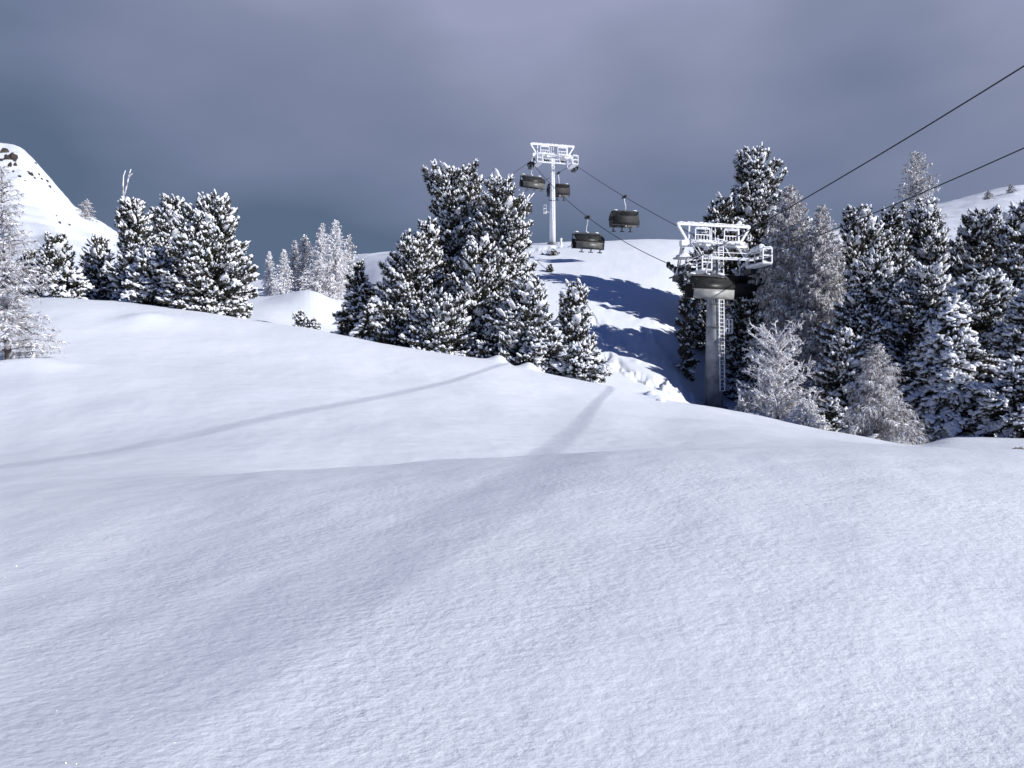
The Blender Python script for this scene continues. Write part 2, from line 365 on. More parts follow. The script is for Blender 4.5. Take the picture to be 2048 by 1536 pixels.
def full_z(x, y):
    z = base_z(x, y); r = np.hypot(x, y)
    z = z+.16*fbm(x*.13+3, y*.13, 3)*sstep(9, 25, r)*(1+sstep(60, 200, r)*3)
    z = z+.036*fbm(x*.7, y*.45+9, 4)*sstep(1.2, 6, r)
    z = z+.075*fbm(x*.25+40, y*.33, 2)*np.exp(-((r-5)/3.5)**2)
    far = sstep(140, 260, r)
    z = z+far*(x < 40)*(3.0*(np.abs(fbm(x*.045, y*.02, 4))-.2)+1.2*fbm(x*.15, y*.08, 3))+far*(x >= 40)*1.6*fbm(x*.03, y*.03, 3)
    z = z+mound(x, y, 285, hit(285, 640, 12), .95, 1.7, .26)+mound(x, y, 330, hit(330, 646, 12), 1.3, 1.9, .12)
    z = z+mound(x, y, 1300, 35.5, .45, .5, .24)+mound(x, y, 1318, 34.8, .35, .4, .17)+mound(x, y, 1000, 40.0, .55, .6, .42)+mound(x, y, 1060, 38.8, .5, .5, .38)
    
    z = z+mound(x, y, 30, 26.5, 2.2, 1.0, .25)
    sel = (r < 60) & (y > 3)
    for P, hw, dp in GROOVES:
        xs, ys = x[sel], y[sel]; d, s, t = dist_path(xs, ys, P)
        fade = sstep(0, .08, t)*1.0
        u = s*d; z[sel] += -dp*np.where(u > 0, np.exp(-(u/hw)**2), np.exp(-(u/(hw*3.6))**2))*(.35+.65*fade)
    sel = (r > 44) & (r < 125) & (y > 0) & (x > 2) & (x < 32)
    for P, hw in CHURN:
        xs, ys = x[sel], y[sel]; d, s, t = dist_path(xs, ys, P); m = np.exp(-(d/hw)**4)
        z[sel] += m*(.55*fbm(xs*1.7, ys*1.1, 3)+.10*vnoise(xs*5, ys*3)-.12)
    for P in LINES:
        xs, ys = x[sel], y[sel]; d, s, t = dist_path(xs, ys, P); z[sel] += -.13*np.exp(-(d/.28)**2)+.07*np.exp(-((d-.6)/.25)**2)
    return z
def gz(x, y): return float(full_z(np.array([x]), np.array([y]))[0])
def ground():
    pxs = np.arange(-160, 2210, 2.5); a = np.arctan((pxs-1024)/FP)
    a0, a1 = a[0], a[-1]; ex = np.linspace(a1, a0+2*math.pi, 170)[1:-1]
    A = np.concatenate([a, ex]); R = np.exp(np.arange(math.log(.3), math.log(880), .0105))
    R = R/1.0
    AA, RR = np.meshgrid(A, R, indexing='ij')
    # rings are rows of equal depth in view, circles outside
    c = np.maximum(np.cos(AA), math.cos(math.radians(50))); c = np.where(np.abs(((AA+math.pi) % (2*math.pi))-math.pi) > math.radians(50), math.cos(math.radians(50)), c)
    rr = RR/c; x = rr*np.sin(AA); y = rr*np.cos(AA)
    z = full_z(x.ravel(), y.ravel()); n, m_ = AA.shape
    V = np.stack([x.ravel(), y.ravel(), z], 1); V = np.vstack([V, [0, 0, z.reshape(n, m_)[:, 0].mean()]])
    i = np.arange(n)[:, None]; i2 = (i+1) % n; j = np.arange(m_-1)[None]
    Q = np.stack([i*m_+j, i*m_+j+1, i2*m_+j+1, i2*m_+j], -1).reshape(-1, 4)
    c0 = n*m_; T = np.stack([np.full(n, c0), np.arange(n)*m_, ((np.arange(n)+1) % n)*m_], 1)
    o = mesh_np('snow_ground', V, [Q, T], M['ground']); tag(o, kind='structure'); return o
ground()

# ------------------------------------------------------------------ trees
def frames(D):
    D = D/(np.linalg.norm(D, axis=1)[:, None]+1e-9)
    up = np.tile([0, 0, 1.], (len(D), 1)); A = np.cross(D, up); n = np.linalg.norm(A, axis=1)[:, None]
    A = np.where(n < 1e-3, [1., 0, 0], A/(n+1e-9)); B = np.cross(A, D); return D, A, B
def batch_blobs(P, D, R, rs, amp=.22, base=ICO1):
    """ellipsoids at P, long axis D, radii R (n,3) along D, side, up"""
    D, A, B = frames(D); V0, F0 = base
    L = V0[None]*R[:, None]*(1+amp*rs.uniform(-1, 1, (len(P), len(V0), 1)))
    V = P[:, None]+L[..., :1]*D[:, None]+L[..., 1:2]*A[:, None]+L[..., 2:]*B[:, None]
    F = F0[None]+(np.arange(len(P))*len(V0))[:, None, None]
    return V.reshape(-1, 3), F.reshape(-1, 3)
def batch_needles(P, D, S, rs, n=26, wid=.085):
    D, A, B = frames(D); m = len(P)
    a = rs.uniform(0, 2*math.pi, (m, n, 1)); c = rs.uniform(-.15, 1, (m, n, 1)); sn = np.sqrt(1-np.clip(c, -1, 1)**2)
    d = c*D[:, None]+sn*(np.cos(a)*A[:, None]+np.sin(a)*B[:, None])
    o = P[:, None]+D[:, None]*(rs.uniform(-.5, .35, (m, n, 1))*S[:, None, None])
    L = S[:, None, None]*rs.uniform(.30, .56, (m, n, 1)); w = S[:, None, None]*wid
    q = np.cross(d, rs.normal(size=(m, n, 3))); q /= np.linalg.norm(q, axis=-1)[..., None]+1e-9
    V = np.stack([o-q*w, o+q*w, o+d*L+q*w*.25, o+d*L-q*w*.25], 2).reshape(-1, 3)
    return V, np.arange(m*n*4).reshape(-1, 4)
PROF = {
 'cembra': ([0, .12, .3, .5, .7, .85, .95, 1], [.80, .98, 1.0, .90, .74, .56, .36, .12]),
 'column': ([0, .15, .4, .7, .85, .95, 1], [.75, 1.0, 1.0, .92, .75, .5, .2]),
 'cone':   ([0, .1, .3, .6, .85, 1], [.9, 1.0, .86, .55, .24, .05]),
 'flare':  ([0, .15, .35, .55, .68, .8, .92, 1], [.95, 1.0, .85, .70, .55, .66, .78, .45]),
 'spire':  ([0, .2, .45, .7, .9, 1], [1.0, .95, .62, .46, .40, .15]),
 'dome':   ([0, .3, .6, .85, 1], [.95, 1.0, .88, .55, .2]),
}
def bez(a, b, c, t): return (1-t)**2*a+2*t*(1-t)*b+t*t*c
def pine(px, top, wid, d, label, prof='cembra', seed=1, group='snow laden stone pines', boughs=0.0, name='stone_pine', lead=3, dens=1.0, lean=0.0, snow=1.0, ts=1.0, lift=0.0):
    x0, y0 = w2(px, d); zg = gz(x0, y0)-.15+lift; H = (768-top)/FP*d-zg; Wm = wid/FP*d
    Wm *= 1.16; rs = np.random.RandomState(seed*7+1); s = max(.22, .0070*d)*ts
    root = empty(name, (x0, y0, zg)); tag(root, label, 'tree', group)
    lx = lean*H
    # trunk
    tb = MB(); nt_ = 7; hs = np.linspace(-.2, .95*H, nt_); bend = rs.normal(0, .012*H, (nt_, 2)); bend[0] = 0
    tp = np.stack([bend[:, 0]+lx*np.maximum(hs/H, 0)**1.3, bend[:, 1], hs], 1); r0 = .016*H+.05
    tb.tube(tp, np.linspace(r0, r0*.22, nt_), 8); tb.build('trunk', M['bark'], root, True)
    def axis(h): return np.array([np.interp(h, hs, tp[:, 0]), np.interp(h, hs, tp[:, 1]), h])
    bp, br = PROF[prof]
    lump = rs.uniform(.70, 1.18, (6, 9))
    def rad(t, az):
        i = t*4.99; j = (az/(2*math.pi)*9) % 9; i0 = int(i); j0 = int(j)
        l = lump[i0, j0]*(1-(j-j0))+lump[i0, (j0+1) % 9]*(j-j0)
        return Wm/2*np.interp(t, bp, br)*l
    tt = np.linspace(.02, .98, 200); cw = np.cumsum(np.interp(tt, bp, br)+.12); cw /= cw[-1]
    nb = max(14, int(dens*math.pi*Wm*H*.82/(2.6*s)**2)); P, D, S, SN = [], [], [], []; bb = MB(); pads = []
    for i in range(int(nb*1.14)):
        t = float(np.interp((i+rs.rand())/nb, cw, tt)) if i < nb else rs.uniform(.04, .13); az = i*2.39996+rs.normal(0, .3); R = max(.5*s, rad(t, az)*rs.uniform(.78, 1.14))
        up = (.10+.42*t)*R*(1-boughs*.9)-boughs*.42*R*(1-t*.7)
        te = np.array([math.cos(az)*R, math.sin(az)*R, 0])+axis(t*H-.06*H*(1-t)**3)*np.array([1, 1, 1]); h0 = max(.05*H, min(t*H-up, .93*H))
        a = axis(h0); mid = a*.45+te*.55; mid[2] = h0+(-.10*R if boughs < .3 else .16*R)
        ts_ = np.linspace(0, 1, 5)[:, None]; pts = bez(a, mid, te, ts_)
        if R > 1.2*s: bb.tube(pts, np.linspace(.012*H*.5+.015, .012, 5)*min(1, R/(1.5)), 4, False)
        out = np.array([math.cos(az), math.sin(az), 0]); side = np.array([-math.sin(az), math.cos(az), 0])
        m = int(np.clip(R/s*4.0*dens, 7, 24)); fan = min(1.75*s, .5*R+.3*s)
        for j in range(m):
            u = 1-(rs.rand()**1.6)*.68; p = bez(a, mid, te, u); sd_ = rs.uniform(-1, 1)*fan*(1.15-.5*u)
            p = p+side*sd_-out*abs(sd_)*.28+np.array([0, 0, rs.uniform(-.10, .38)*s*(1-.4*boughs)])
            dd = out*(.75-.25*t)+side*sd_/fan*.45+np.array([0, 0, .30+.75*t-1.0*boughs*(.5+.5*rs.rand())])+rs.normal(0, .22, 3)
            P.append(p); D.append(dd); S.append(s*rs.uniform(.6, 1.05)**1.0*(1.45 if rs.rand() < .25 else 1)); SN.append(rs.rand() < .93*snow)
        # inner dark shoots
        for j in range(2 if t > .15 else 0):
            u = rs.uniform(.25, .6); p = bez(a, mid, te, u)+rs.normal(0, .4*s, 3); P.append(p); D.append(out+rs.normal(0, .5, 3)); S.append(s*1.6); SN.append(False)
        if rs.rand() < (.42+.5*boughs)*snow and R > 1.5*s:
            u = rs.uniform(.6, .95); p = bez(a, mid, te, u); dirv = te-mid
            pads.append((p+np.array([0, 0, .22*s]), dirv/np.linalg.norm(dirv), s*rs.uniform(.7, 1.35)*(1+.5*boughs)))
    # leaders: upright shoots that make the knobbly top
    for i in range(lead*3):
        big = i < lead; az = rs.rand()*6.28; t = .97-rs.rand()*.05 if big else rs.uniform(.78, .95)
        R = rad(min(t, .93), az)*rs.uniform(.25, 1.0)*(1 if big else .9); c = axis(t*H)+np.array([math.cos(az)*R, math.sin(az)*R, 0])
        hh = s*(rs.uniform(1.4, 3.0) if big else 1.5)
        for q in range(int(hh/s*4.5)):
            v = rs.rand(); p = c+np.array([0, 0, (v-.75)*hh])+rs.normal(0, .33*s*(1.25-v), 3)
            if p[2] > H: p[2] = H-rs.rand()*.4*s
            P.append(p); D.append(np.array([0, 0, 1.1])+rs.normal(0, .38, 3)); S.append(s*rs.uniform(.7, 1.0)); SN.append(rs.rand() < .8*snow)
    P = np.array(P); D = np.array(D); S = np.array(S); SN = np.array(SN)
    V, Q = batch_needles(P, D, S, rs)
    br_o = None
    if bb.n: br_o = bb.build('branches', M['bark'], root, True)
    cr = mesh_np('crown', V, [Q], M['needle'], root, False)
    k = np.where(SN)[0]; Dn, A, B = frames(D[k]); sc = S[k][:, None]
    Pc = P[k]+B*.14*sc+np.array([0, 0, .18])*sc+Dn*.26*sc
    R3 = np.stack([S[k]*rs.uniform(.26, .56, len(k)), S[k]*rs.uniform(.13, .30, len(k)), S[k]*rs.uniform(.11, .24, len(k))], 1)
    R3 *= 1+.35*boughs
    V1, F1 = batch_blobs(Pc, Dn, R3, rs, .26)
    # small second clots of snow caught between the needles
    k2 = rs.choice(k, int(len(k)*1.3)); P2 = P[k2]+rs.normal(0, .36, (len(k2), 3))*S[k2][:, None]
    R2 = (S[k2]*rs.uniform(.08, .17, len(k2)))[:, None]*np.array([[1.5, 1.0, .8]])
    V2, F2 = batch_blobs(P2, D[k2]+rs.normal(0, .3, (len(k2), 3)), R2, rs, .25, ICO0)
    VV = [V1, V2]; FF = [F1, F2+len(V1)]
    if pads:
        PP = np.array([p[0] for p in pads]); DD = np.array([p[1] for p in pads]); SS = np.array([p[2] for p in pads])
        V3, F3 = batch_blobs(PP, DD, SS[:, None]*np.array([[1.0, .62, .20]]), rs, .34, ICO1); VV.append(V3); FF.append(F3+len(V1)+len(V2))
    mesh_np('snow_cover', np.vstack(VV), [np.vstack(FF)], M['snow'], root, True)
    return root
ICO0 = ico(0)

def strips(P0, P1, r0, r1, sag=None):
    """many thin three-sided tapered twigs at once; P0,P1 (n,3)"""
    n = len(P0); d = P1-P0; Dn, A, B = frames(d); mid = (P0+P1)/2
    if sag is not None: mid = mid+sag
    ang = np.array([0, 2.094, 4.189]); out = []
    for c, r in ((P0, r0), (mid, (r0+r1)/2), (P1, r1)):
        out.append(c[:, None]+(np.cos(ang)[None, :, None]*A[:, None]+np.sin(ang)[None, :, None]*B[:, None])*np.asarray(r).reshape(-1, 1, 1))
    V = np.concatenate(out, 1).reshape(-1, 3); o = (np.arange(n)*9)[:, None, None]
    q = []
    for k in (0, 3):
        for j in range(3): q.append([k+j, k+(j+1) % 3, k+3+(j+1) % 3, k+3+j])
    return V, (np.array(q)[None]+o).reshape(-1, 4)
def larch(px, top, wid, d, label, seed=1, group='frosted larches', tw='frost', droop=.9, dens=1.0, spiky=0, name='larch', snowy=.25, thin=1.0, lean=0, prof=None, lift=0.0, base_cut=.04):
    x0, y0 = w2(px, d); zg = gz(x0, y0)-.12+lift; H = (768-top)/FP*d-zg; Wm = wid/FP*d; rs = np.random.RandomState(seed*11+5)
    root = empty(name, (x0, y0, zg)); tag(root, label, 'tree', group); u = d/FP     # metres per photo pixel
    hs = np.linspace(-.2, H, 9); bend = np.cumsum(rs.normal(0, .006*H, (9, 2)), 0); bend[0] = 0
    tp = np.stack([bend[:, 0]+lean*hs, bend[:, 1], hs], 1); r0 = .013*H+.03
    tb = MB(); tb.tube(tp, np.linspace(r0, max(.008, .5*u), 9), 7); tb.build('trunk', M['bark_frost'], root, True)
    def axis(h): return np.stack([np.interp(h, hs, tp[:, 0]), np.interp(h, hs, tp[:, 1]), h], -1)
    bp, br = prof or ([0, .08, .25, .5, .75, .92, 1], [.8, 1.0, .95, .68, .42, .17, .02])
    nb = int(dens*(46+H*11)); bb = MB(); T0, T1, TR, TS = [], [], [], []; SP, SD, SR = [], [], []
    for i in range(nb):
        t = base_cut+(1-base_cut)*((i+rs.rand())/nb)**.95*.985; az = i*2.39996+rs.normal(0, .4); R = Wm/2*np.interp(t, bp, br)*rs.uniform(.6, 1.12)+.1
        a = axis(t*H); out = np.array([math.cos(az), math.sin(az), 0]); side = np.array([-math.sin(az), math.cos(az), 0])
        rise = (.45*t-.22*(1-t)*droop+(.5*spiky))*R; te = a+out*R+np.array([0, 0, rise]); mid = a+out*R*.5+np.array([0, 0, rise*.5+.13*R])
        tv = np.linspace(0, 1, 6)[:, None]; pts = bez(a, mid, te, tv); bb.tube(pts, np.linspace(max(.022, .8*u)*thin, .45*u*thin, 6), 4, False)
        m = int(np.clip(R/(u*2.3)*dens, 8, 80))
        for j in range(m):
            v = rs.uniform(.10, 1.0); p = bez(a, mid, te, v); L = rs.uniform(.25, .9)*(.30*R+.22)*(1.1-.45*v)*(1.15-.3*t)
            sgn = rs.choice([-1, 1]); dv = side*sgn*rs.uniform(.2, 1.0)+out*rs.uniform(.1, .8)+np.array([0, 0, rs.uniform(-1.5, .1)*droop+spiky*rs.uniform(0, 1.4)])
            dv = dv/np.linalg.norm(dv)*L; q = p+dv; T0.append(p); T1.append(q); TR.append(.62*u*thin*rs.uniform(.6, 1.15)); TS.append(np.array([0, 0, .12*L]))
            for kk in range(2):                    # branchlets hanging from the twig
                w = rs.uniform(.3, 1); p2 = p+dv*w; l2 = L*rs.uniform(.25, .6); dv2 = rs.normal(0, .45, 3)+dv/L*.7+np.array([0, 0, -.8*droop+spiky*.8]); dv2 = dv2/np.linalg.norm(dv2)*l2
                T0.append(p2); T1.append(p2+dv2); TR.append(.5*u*thin*rs.uniform(.6, 1.1)); TS.append(np.zeros(3))
            if rs.rand() < snowy*(1.3-t): SP.append(p+dv*.4+np.array([0, 0, 1.0*u])); SD.append(dv); SR.append(np.array([L*.32, 1.9*u, 1.4*u])*rs.uniform(.6, 1.2))
    T0 = np.array(T0); T1 = np.array(T1); TR = np.array(TR); V, Q = strips(T0, T1, TR, TR*.45, np.array(TS))
    bb.build('branches', M['bark_frost'] if tw == 'frost' else M['frost_white'], root, True)
    mesh_np('crown', V, [Q], M[tw], root, True)
    if SP:
        V, F = batch_blobs(np.array(SP), np.array(SD), np.array(SR), rs, .25); mesh_np('snow_cover', V, [F], M['snow'], root, True)
    return root

PL = 'snow covered pines on the left skyline'; PM = 'snow covered pines of the middle cluster'; PR = 'snow covered pines of the right hand wood'
# left cluster
pine(268, 392, 74, 51, 'narrow snowy pine right behind the bare forked snag', 'column', 1, PL, lead=3)
pine(345, 392, 112, 53, 'blue shaded snowy pine in the middle of the left cluster', 'cembra', 2, PL, lead=4)
pine(425, 386, 158, 47, 'broad snowy pine, rightmost and fullest of the left cluster', 'dome', 3, PL, lead=3, boughs=.15)
pine(312, 500, 110, 48, 'lower snowy pine at the foot of the left cluster', 'dome', 4, PL, boughs=.35, lead=2)
pine(112, 468, 84, 53, 'snowy pine just right of the frosted larch on the left edge', 'cembra', 5, PL, lead=3)
pine(142, 540, 66, 50, 'small bushy snowy pine low on the left skyline', 'dome', 6, PL, boughs=.5, lead=1)
pine(200, 474, 82, 56, 'rounded snowy pine between the left edge and the forked snag', 'dome', 7, PL, lead=3)
pine(60, 500, 60, 55, 'snowy pine half hidden behind the left edge larch', 'dome', 8, PL, lead=2)
# middle cluster
pine(905, 322, 136, 52, 'tall snowy pine with a flaring crest, highest of the middle cluster', 'flare', 11, PM, lead=5)
pine(1003, 345, 138, 50, 'tall snowy pine with its sunny side beside the far pylon', 'cembra', 12, PM, lead=3)
pine(858, 436, 92, 50.5, 'narrow snowy pine left below the flaring crest of the middle cluster', 'cembra', 25, PM, lead=3)
pine(952, 378, 96, 53, 'snowy pine wedged between the two tall ones of the middle cluster', 'column', 24, PM, lead=2)
pine(828, 468, 155, 48, 'wide rounded snowy pine on the left shoulder of the middle cluster', 'dome', 13, PM, lead=5)
pine(960, 478, 150, 46.5, 'dense snowy pine in the heart of the middle cluster', 'cembra', 14, PM, lead=4)
pine(718, 518, 92, 50, 'dark blue shaded pine on the left end of the middle cluster', 'cone', 15, PM, lead=1, boughs=.3, snow=.7)
pine(880, 588, 140, 43.5, 'bushy snowy pine low at the front of the middle cluster', 'dome', 16, PM, lead=4, boughs=.2)
pine(1052, 552, 136, 43, 'snowy pine with heavy skirts on the right of the middle cluster', 'cembra', 17, PM, lead=3, boughs=.2)
pine(1148, 560, 74, 42, 'slim sunlit pine standing apart at the right of the middle cluster', 'column', 18, PM, lead=2)
pine(1162, 688, 96, 40, 'low snowy pine bush at the right foot of the middle cluster', 'dome', 19, PM, boughs=.4, lead=2)
pine(738, 602, 60, 46, 'small snow plastered spruce at the left foot of the middle cluster', 'cone', 20, PM, boughs=.6, lead=1)
pine(800, 610, 110, 46, 'dark low pine between two rounded pines of the middle cluster', 'dome', 21, PM, lead=2, snow=.7)
pine(1085, 655, 110, 41, 'short drooping snowy pine before the heavy skirted one', 'dome', 22, PM, boughs=.5, lead=2)
pine(990, 655, 100, 43.5, 'small shaded snowy pine above the snow lump', 'dome', 23, PM, boughs=.3, lead=2, snow=.8)
# right wood
pine(1506, 292, 118, 74, 'tallest snowy pine rising behind the near lift pylon', 'column', 31, PR, lead=4, boughs=.1)
pine(1436, 384, 120, 72, 'dark shaded pine left behind the head of the near pylon', 'dome', 32, PR, lead=3, snow=.7)
pine(1505, 520, 130, 64, 'shaded dark pine low behind the near pylon', 'dome', 33, PR, snow=.85, lead=2)
pine(1372, 560, 34, 64, 'small dark pine peeping out left of the chair under the near pylon', 'dome', 34, PR, snow=.5, lead=1)
pine(1715, 402, 104, 60, 'snowy pine with a knobbly top right of the tall frosted larches', 'column', 35, PR, lead=3)
pine(1778, 410, 118, 61, 'snowy pine with twin tops left of the crossing lower cable', 'dome', 36, PR, lead=4)
pine(1852, 392, 120, 66, 'snowy pine in front of the tall frosted larch top', 'cembra', 37, PR, lead=3)
pine(1965, 410, 175, 60, 'broad snowy pine under the far sunlit ridge', 'dome', 38, PR, lead=4)
pine(2044, 398, 140, 55, 'snowy pine cut by the right edge of the picture', 'cembra', 39, PR, lead=4)
pine(1745, 505, 175, 53, 'wide snowy pine in the middle depth of the right wood', 'dome', 40, PR, lead=4, boughs=.15)
pine(1850, 520, 170, 50, 'dense snowy pine in the centre of the right wood', 'dome', 41, PR, lead=4, boughs=.2)
pine(1965, 540, 200, 46, 'big snowy pine with long sloping boughs in the right wood', 'cembra', 42, PR, lead=3, boughs=.35)
pine(1905, 590, 200, 37, 'front pine with heavy drooping snow loaded boughs and bare foot', 'cone', 43, PR, lead=2, boughs=.75, ts=1.1, dens=.95)
pine(2050, 715, 150, 33.5, 'low drooping snowy pine at the lower right edge', 'dome', 44, PR, lead=2, boughs=.6, ts=1.1)
pine(1690, 656, 100, 39.5, 'bushy snowy pine behind the wide drooping larch', 'dome', 45, PR, lead=3, boughs=.2)
pine(2070, 560, 150, 40, 'snowy pine behind the low drooping one at the right edge', 'cembra', 46, PR, lead=2, boughs=.3)
pine(1600, 640, 90, 62, 'deeply shaded pine at the foot of the tall frosted larches', 'dome', 47, PR, snow=.5, lead=2)
pine(1665, 800, 60, 36, 'tiny snowy pine in the gap between the two near larches', 'dome', 48, PR, boughs=.4, lead=1)
pine(601, 624, 32, 43.8, 'tiny snow capped pine poking out above the snow crest', 'dome', 51, 'little pines poking through the snow', lead=2, ts=.6, lift=-.05)
pine(624, 640, 26, 43.4, 'tiny low shrub right beside the snow capped little pine', 'dome', 52, 'little pines poking through the snow', lead=1, ts=.6)
pine(1100, 529, 13, hit(1100, 543, 50), 'lone dark sapling on the piste at the upper edge of the shade', 'dome', 53, 'little pines poking through the snow', lead=1, ts=.35, snow=.4)
pine(1104, 501, 30, hit(1104, 510, 50), 'low half buried shrub under the far pylon', 'dome', 54, 'little pines poking through the snow', lead=1, ts=.38, snow=1)
pine(1605, 432, 120, 71, 'dark snowy pine hidden behind the two weeping larches', 'cembra', 49, PR, lead=3)
# larches
WEEP = ([0, .1, .35, .6, .8, .93, 1], [.9, 1.0, .95, .80, .55, .25, .03])
LB = 'frosted larches on the centre left skyline'; LR = 'frosted larches of the right hand wood'
larch(18, 330, 172, 27.5, 'large spindly frosted larch cut by the left edge', 1, 'frosted larches near the camera', dens=1.1, droop=.5, snowy=.30, spiky=.2, thin=1.15)
larch(668, 440, 96, 85, 'tallest weeping frosted larch on the centre left skyline', 2, LB, tw='frost_white', droop=1.2, snowy=.15)
larch(640, 446, 66, 92, 'spire topped frosted larch left of the weeping one', 3, LB, tw='frost_white')
larch(610, 470, 60, 94, 'thin frosted larch with an upright tip', 4, LB, spiky=.3)
larch(590, 480, 46, 96, 'thin frosted larch, leftmost of the big skyline clump', 5, LB)
larch(700, 470, 50, 94, 'faint thin larch just right of the weeping larch', 6, LB, spiky=.4, dens=.7)
larch(630, 530, 90, 84.5, 'low wide frosted larch before the skyline clump', 7, LB, tw='frost_white')
larch(564, 498, 44, 84, 'small conical frosted larch beside the left pine cluster', 8, LB, tw='frost_white')
larch(538, 503, 34, 86, 'smallest frosted larch at the edge of the left pine cluster', 9, LB, tw='frost_white')
larch(1572, 368, 150, 60.5, 'tall weeping frosted larch crossed by the upper cable', 10, LR, droop=1.35, dens=1.9, thin=1.3, prof=WEEP)
larch(1636, 408, 128, 58, 'weeping frosted larch right of the one under the cable', 11, LR, droop=1.35, dens=1.9, thin=1.3, prof=WEEP)
larch(1822, 298, 120, 84, 'frosted larch top towering over the right hand pines', 12, LR, droop=1.0, dens=1.2, prof=([0, .1, .5, .8, .92, 1], [1, 1, .9, .62, .35, .1]))
larch(1556, 676, 140, 37.5, 'thick frosted white larch with antler like tips beside the near pylon', 13, 'frosted larches near the camera', tw='frost_white', spiky=1.0, droop=.55, thin=1.95, dens=.85, snowy=.35, prof=([0, .1, .3, .5, .75, .9, 1], [.9, 1, .9, .95, .62, .66, .4]))
larch(1612, 798, 80, 35.5, 'small larch bent over under snow', 14, 'frosted larches near the camera', tw='frost_white', droop=.9, snowy=.8, thin=1.2)
larch(1755, 688, 180, 32.5, 'wide drooping brown grey larch near the lower right', 15, 'frosted larches near the camera', droop=1.0, dens=1.5, snowy=.14, prof=([0, .08, .3, .6, .85, 1], [1.05, 1.0, .78, .50, .24, .06]))
larch(1488, 790, 60, 38, 'low frosted larch scrub at the foot of the near pylon', 16, 'frosted larches near the camera', droop=.6, dens=.8, thin=.9)
larch(1978, 382, 26, 240, 'tiny larch on the far right ridge, left one of the pair', 17, 'tiny larches on the far ridge', dens=.5, snowy=0)
larch(2022, 368, 20, 255, 'tiny larch on the far right ridge, nearest the picture edge', 18, 'tiny larches on the far ridge', dens=.5, snowy=0)
larch(170, 398, 44, 255, 'sparse dark tree leaning over the left mountain ridge', 19, 'far trees on the mountain', dens=.5, snowy=0, lean=.1)

# bare forked snag
def snag():
    x, y = w2(243, 53); zg = gz(x, y)-.1; r = empty('dead_snag', (x, y, zg)); tag(r, 'bare forked grey dead trunk above the left pine cluster', 'dead tree')
    u = 53/FP; top = (768-338)*u-zg; q = lambda px, py: (((px-243)*u), 0, (768-py)*u-zg)
    b = MB(); b.tube([(0, 0, -.2), q(241, 520), q(243, 450), q(244, 412), q(248, 390)], [.15, .11, .08, .075, .07], 8); b.build('trunk', M['wood'], r, True)
    for pts in ([q(248, 392), q(254, 370), q(258, 350), q(262, 338)], [q(247, 393), q(246, 372), q(247, 352), q(251, 341)], [q(257, 356), q(261, 350), q(265, 347)], [q(245, 420), q(236, 428), q(231, 436)]):
        b = MB(); b.tube(pts, np.linspace(.065, .025, len(pts)), 6); b.build('branch', M['frost_white'], r, True)
snag()
def limb():
    x, y = w2(1048, 50.5); zg = gz(x, y); r = empty('dead_snag', (x, y, zg)); tag(r, 'bleached dead tree top sticking out right of the tall middle pine', 'dead tree')
    u = 50.5/FP; q = lambda px, py: ((px-1048)*u, 0, (768-py)*u-zg)
    b = MB(); b.tube([(0, 0, -.2), q(1040, 600), q(1046, 450), q(1052, 408)], [.16, .13, .09, .06], 7); b.build('trunk', M['wood'], r, True)
    for pts in ([q(1051, 412), q(1058, 398), q(1068, 386)], [q(1053, 406), q(1054, 396), q(1060, 388)], [q(1050, 420), q(1058, 412), q(1064, 410)]):
        b = MB(); b.tube(pts, np.linspace(.08, .03, 3), 6); b.build('branch', M['frost_white'], r, True)
limb()

# rocks on the far mountain
def rocks():
    spots = [(8, 305, 20), (22, 318, 26), (14, 318, 20), (30, 330, 12), (20, 333, 14), (27, 345, 7), (3, 322, 10), (30, 322, 10), (58, 348, 8), (62, 356, 10), (69, 363, 6), (99, 373, 11), (94, 360, 7), (108, 380, 5), (71, 331, 6), (78, 346, 5),
             (120, 450, 8), (137, 445, 5), (139, 452, 5), (113, 427, 4), (40, 360, 6), (83, 363, 5), (37, 358, 4), (50, 366, 4), (6, 344, 6)]
    words = ['big jagged rock face near the summit on the left', 'dark rock face beside the summit crag', 'brown crag left of the dark rock face', 'small crag on the right of the summit rocks', 'narrow rock band under the summit crags', 'small rock below the summit rock band',
             'rock at the very left edge of the mountain', 'small rock touching the summit crags', 'left rock of the middle scatter on the mountain', 'largest rock of the middle scatter on the mountain', 'small rock low in the middle scatter', 'lone round rock near the mountain outline',
             'rock just above the lone round rock', 'pebble sized rock right below the lone round rock', 'rock high on the mountain outline', 'tiny rock between outline and middle scatter', 'flat dark rock low on the mountain above the pines',
             'upper right rock of the low trio', 'lower right rock of the low trio', 'tiny rock above the low trio', 'tiny rock left of the middle scatter', 'tiny rock left of the lone round rock', 'speck of rock beside the larch tip', 'speck of rock among the larch twigs', 'rock low at the left edge behind the larch']
    for i, ((px, py, sz), wd) in enumerate(zip(spots, words)):
        sz = sz*.9 if i < 8 else sz*1.1
        d = hit(px, py, 70, 299.); x, y = w2(px, d); rs = np.random.RandomState(i+90); u = d/FP; V, F = ICO2
        n = fbm(V[:, 0]*1.6+i*3, V[:, 1]*1.6+V[:, 2]*1.3, 3)[:, None]; Vr = V*(1+.9*n+rs.uniform(-.10, .10, (len(V), 1)))*np.array([sz*u*.30, sz*u*.3, sz*u*.46])
        o = mesh_np('rock', Vr, [F], M['rock'], None, False); o.location = (x, y, gz(x, y)+.05*sz*u); o.rotation_euler = (0, rs.uniform(-.6, .6), rs.rand()*6)
        tag(o, wd, 'rock', 'rocks showing through the mountain snow')
rocks()
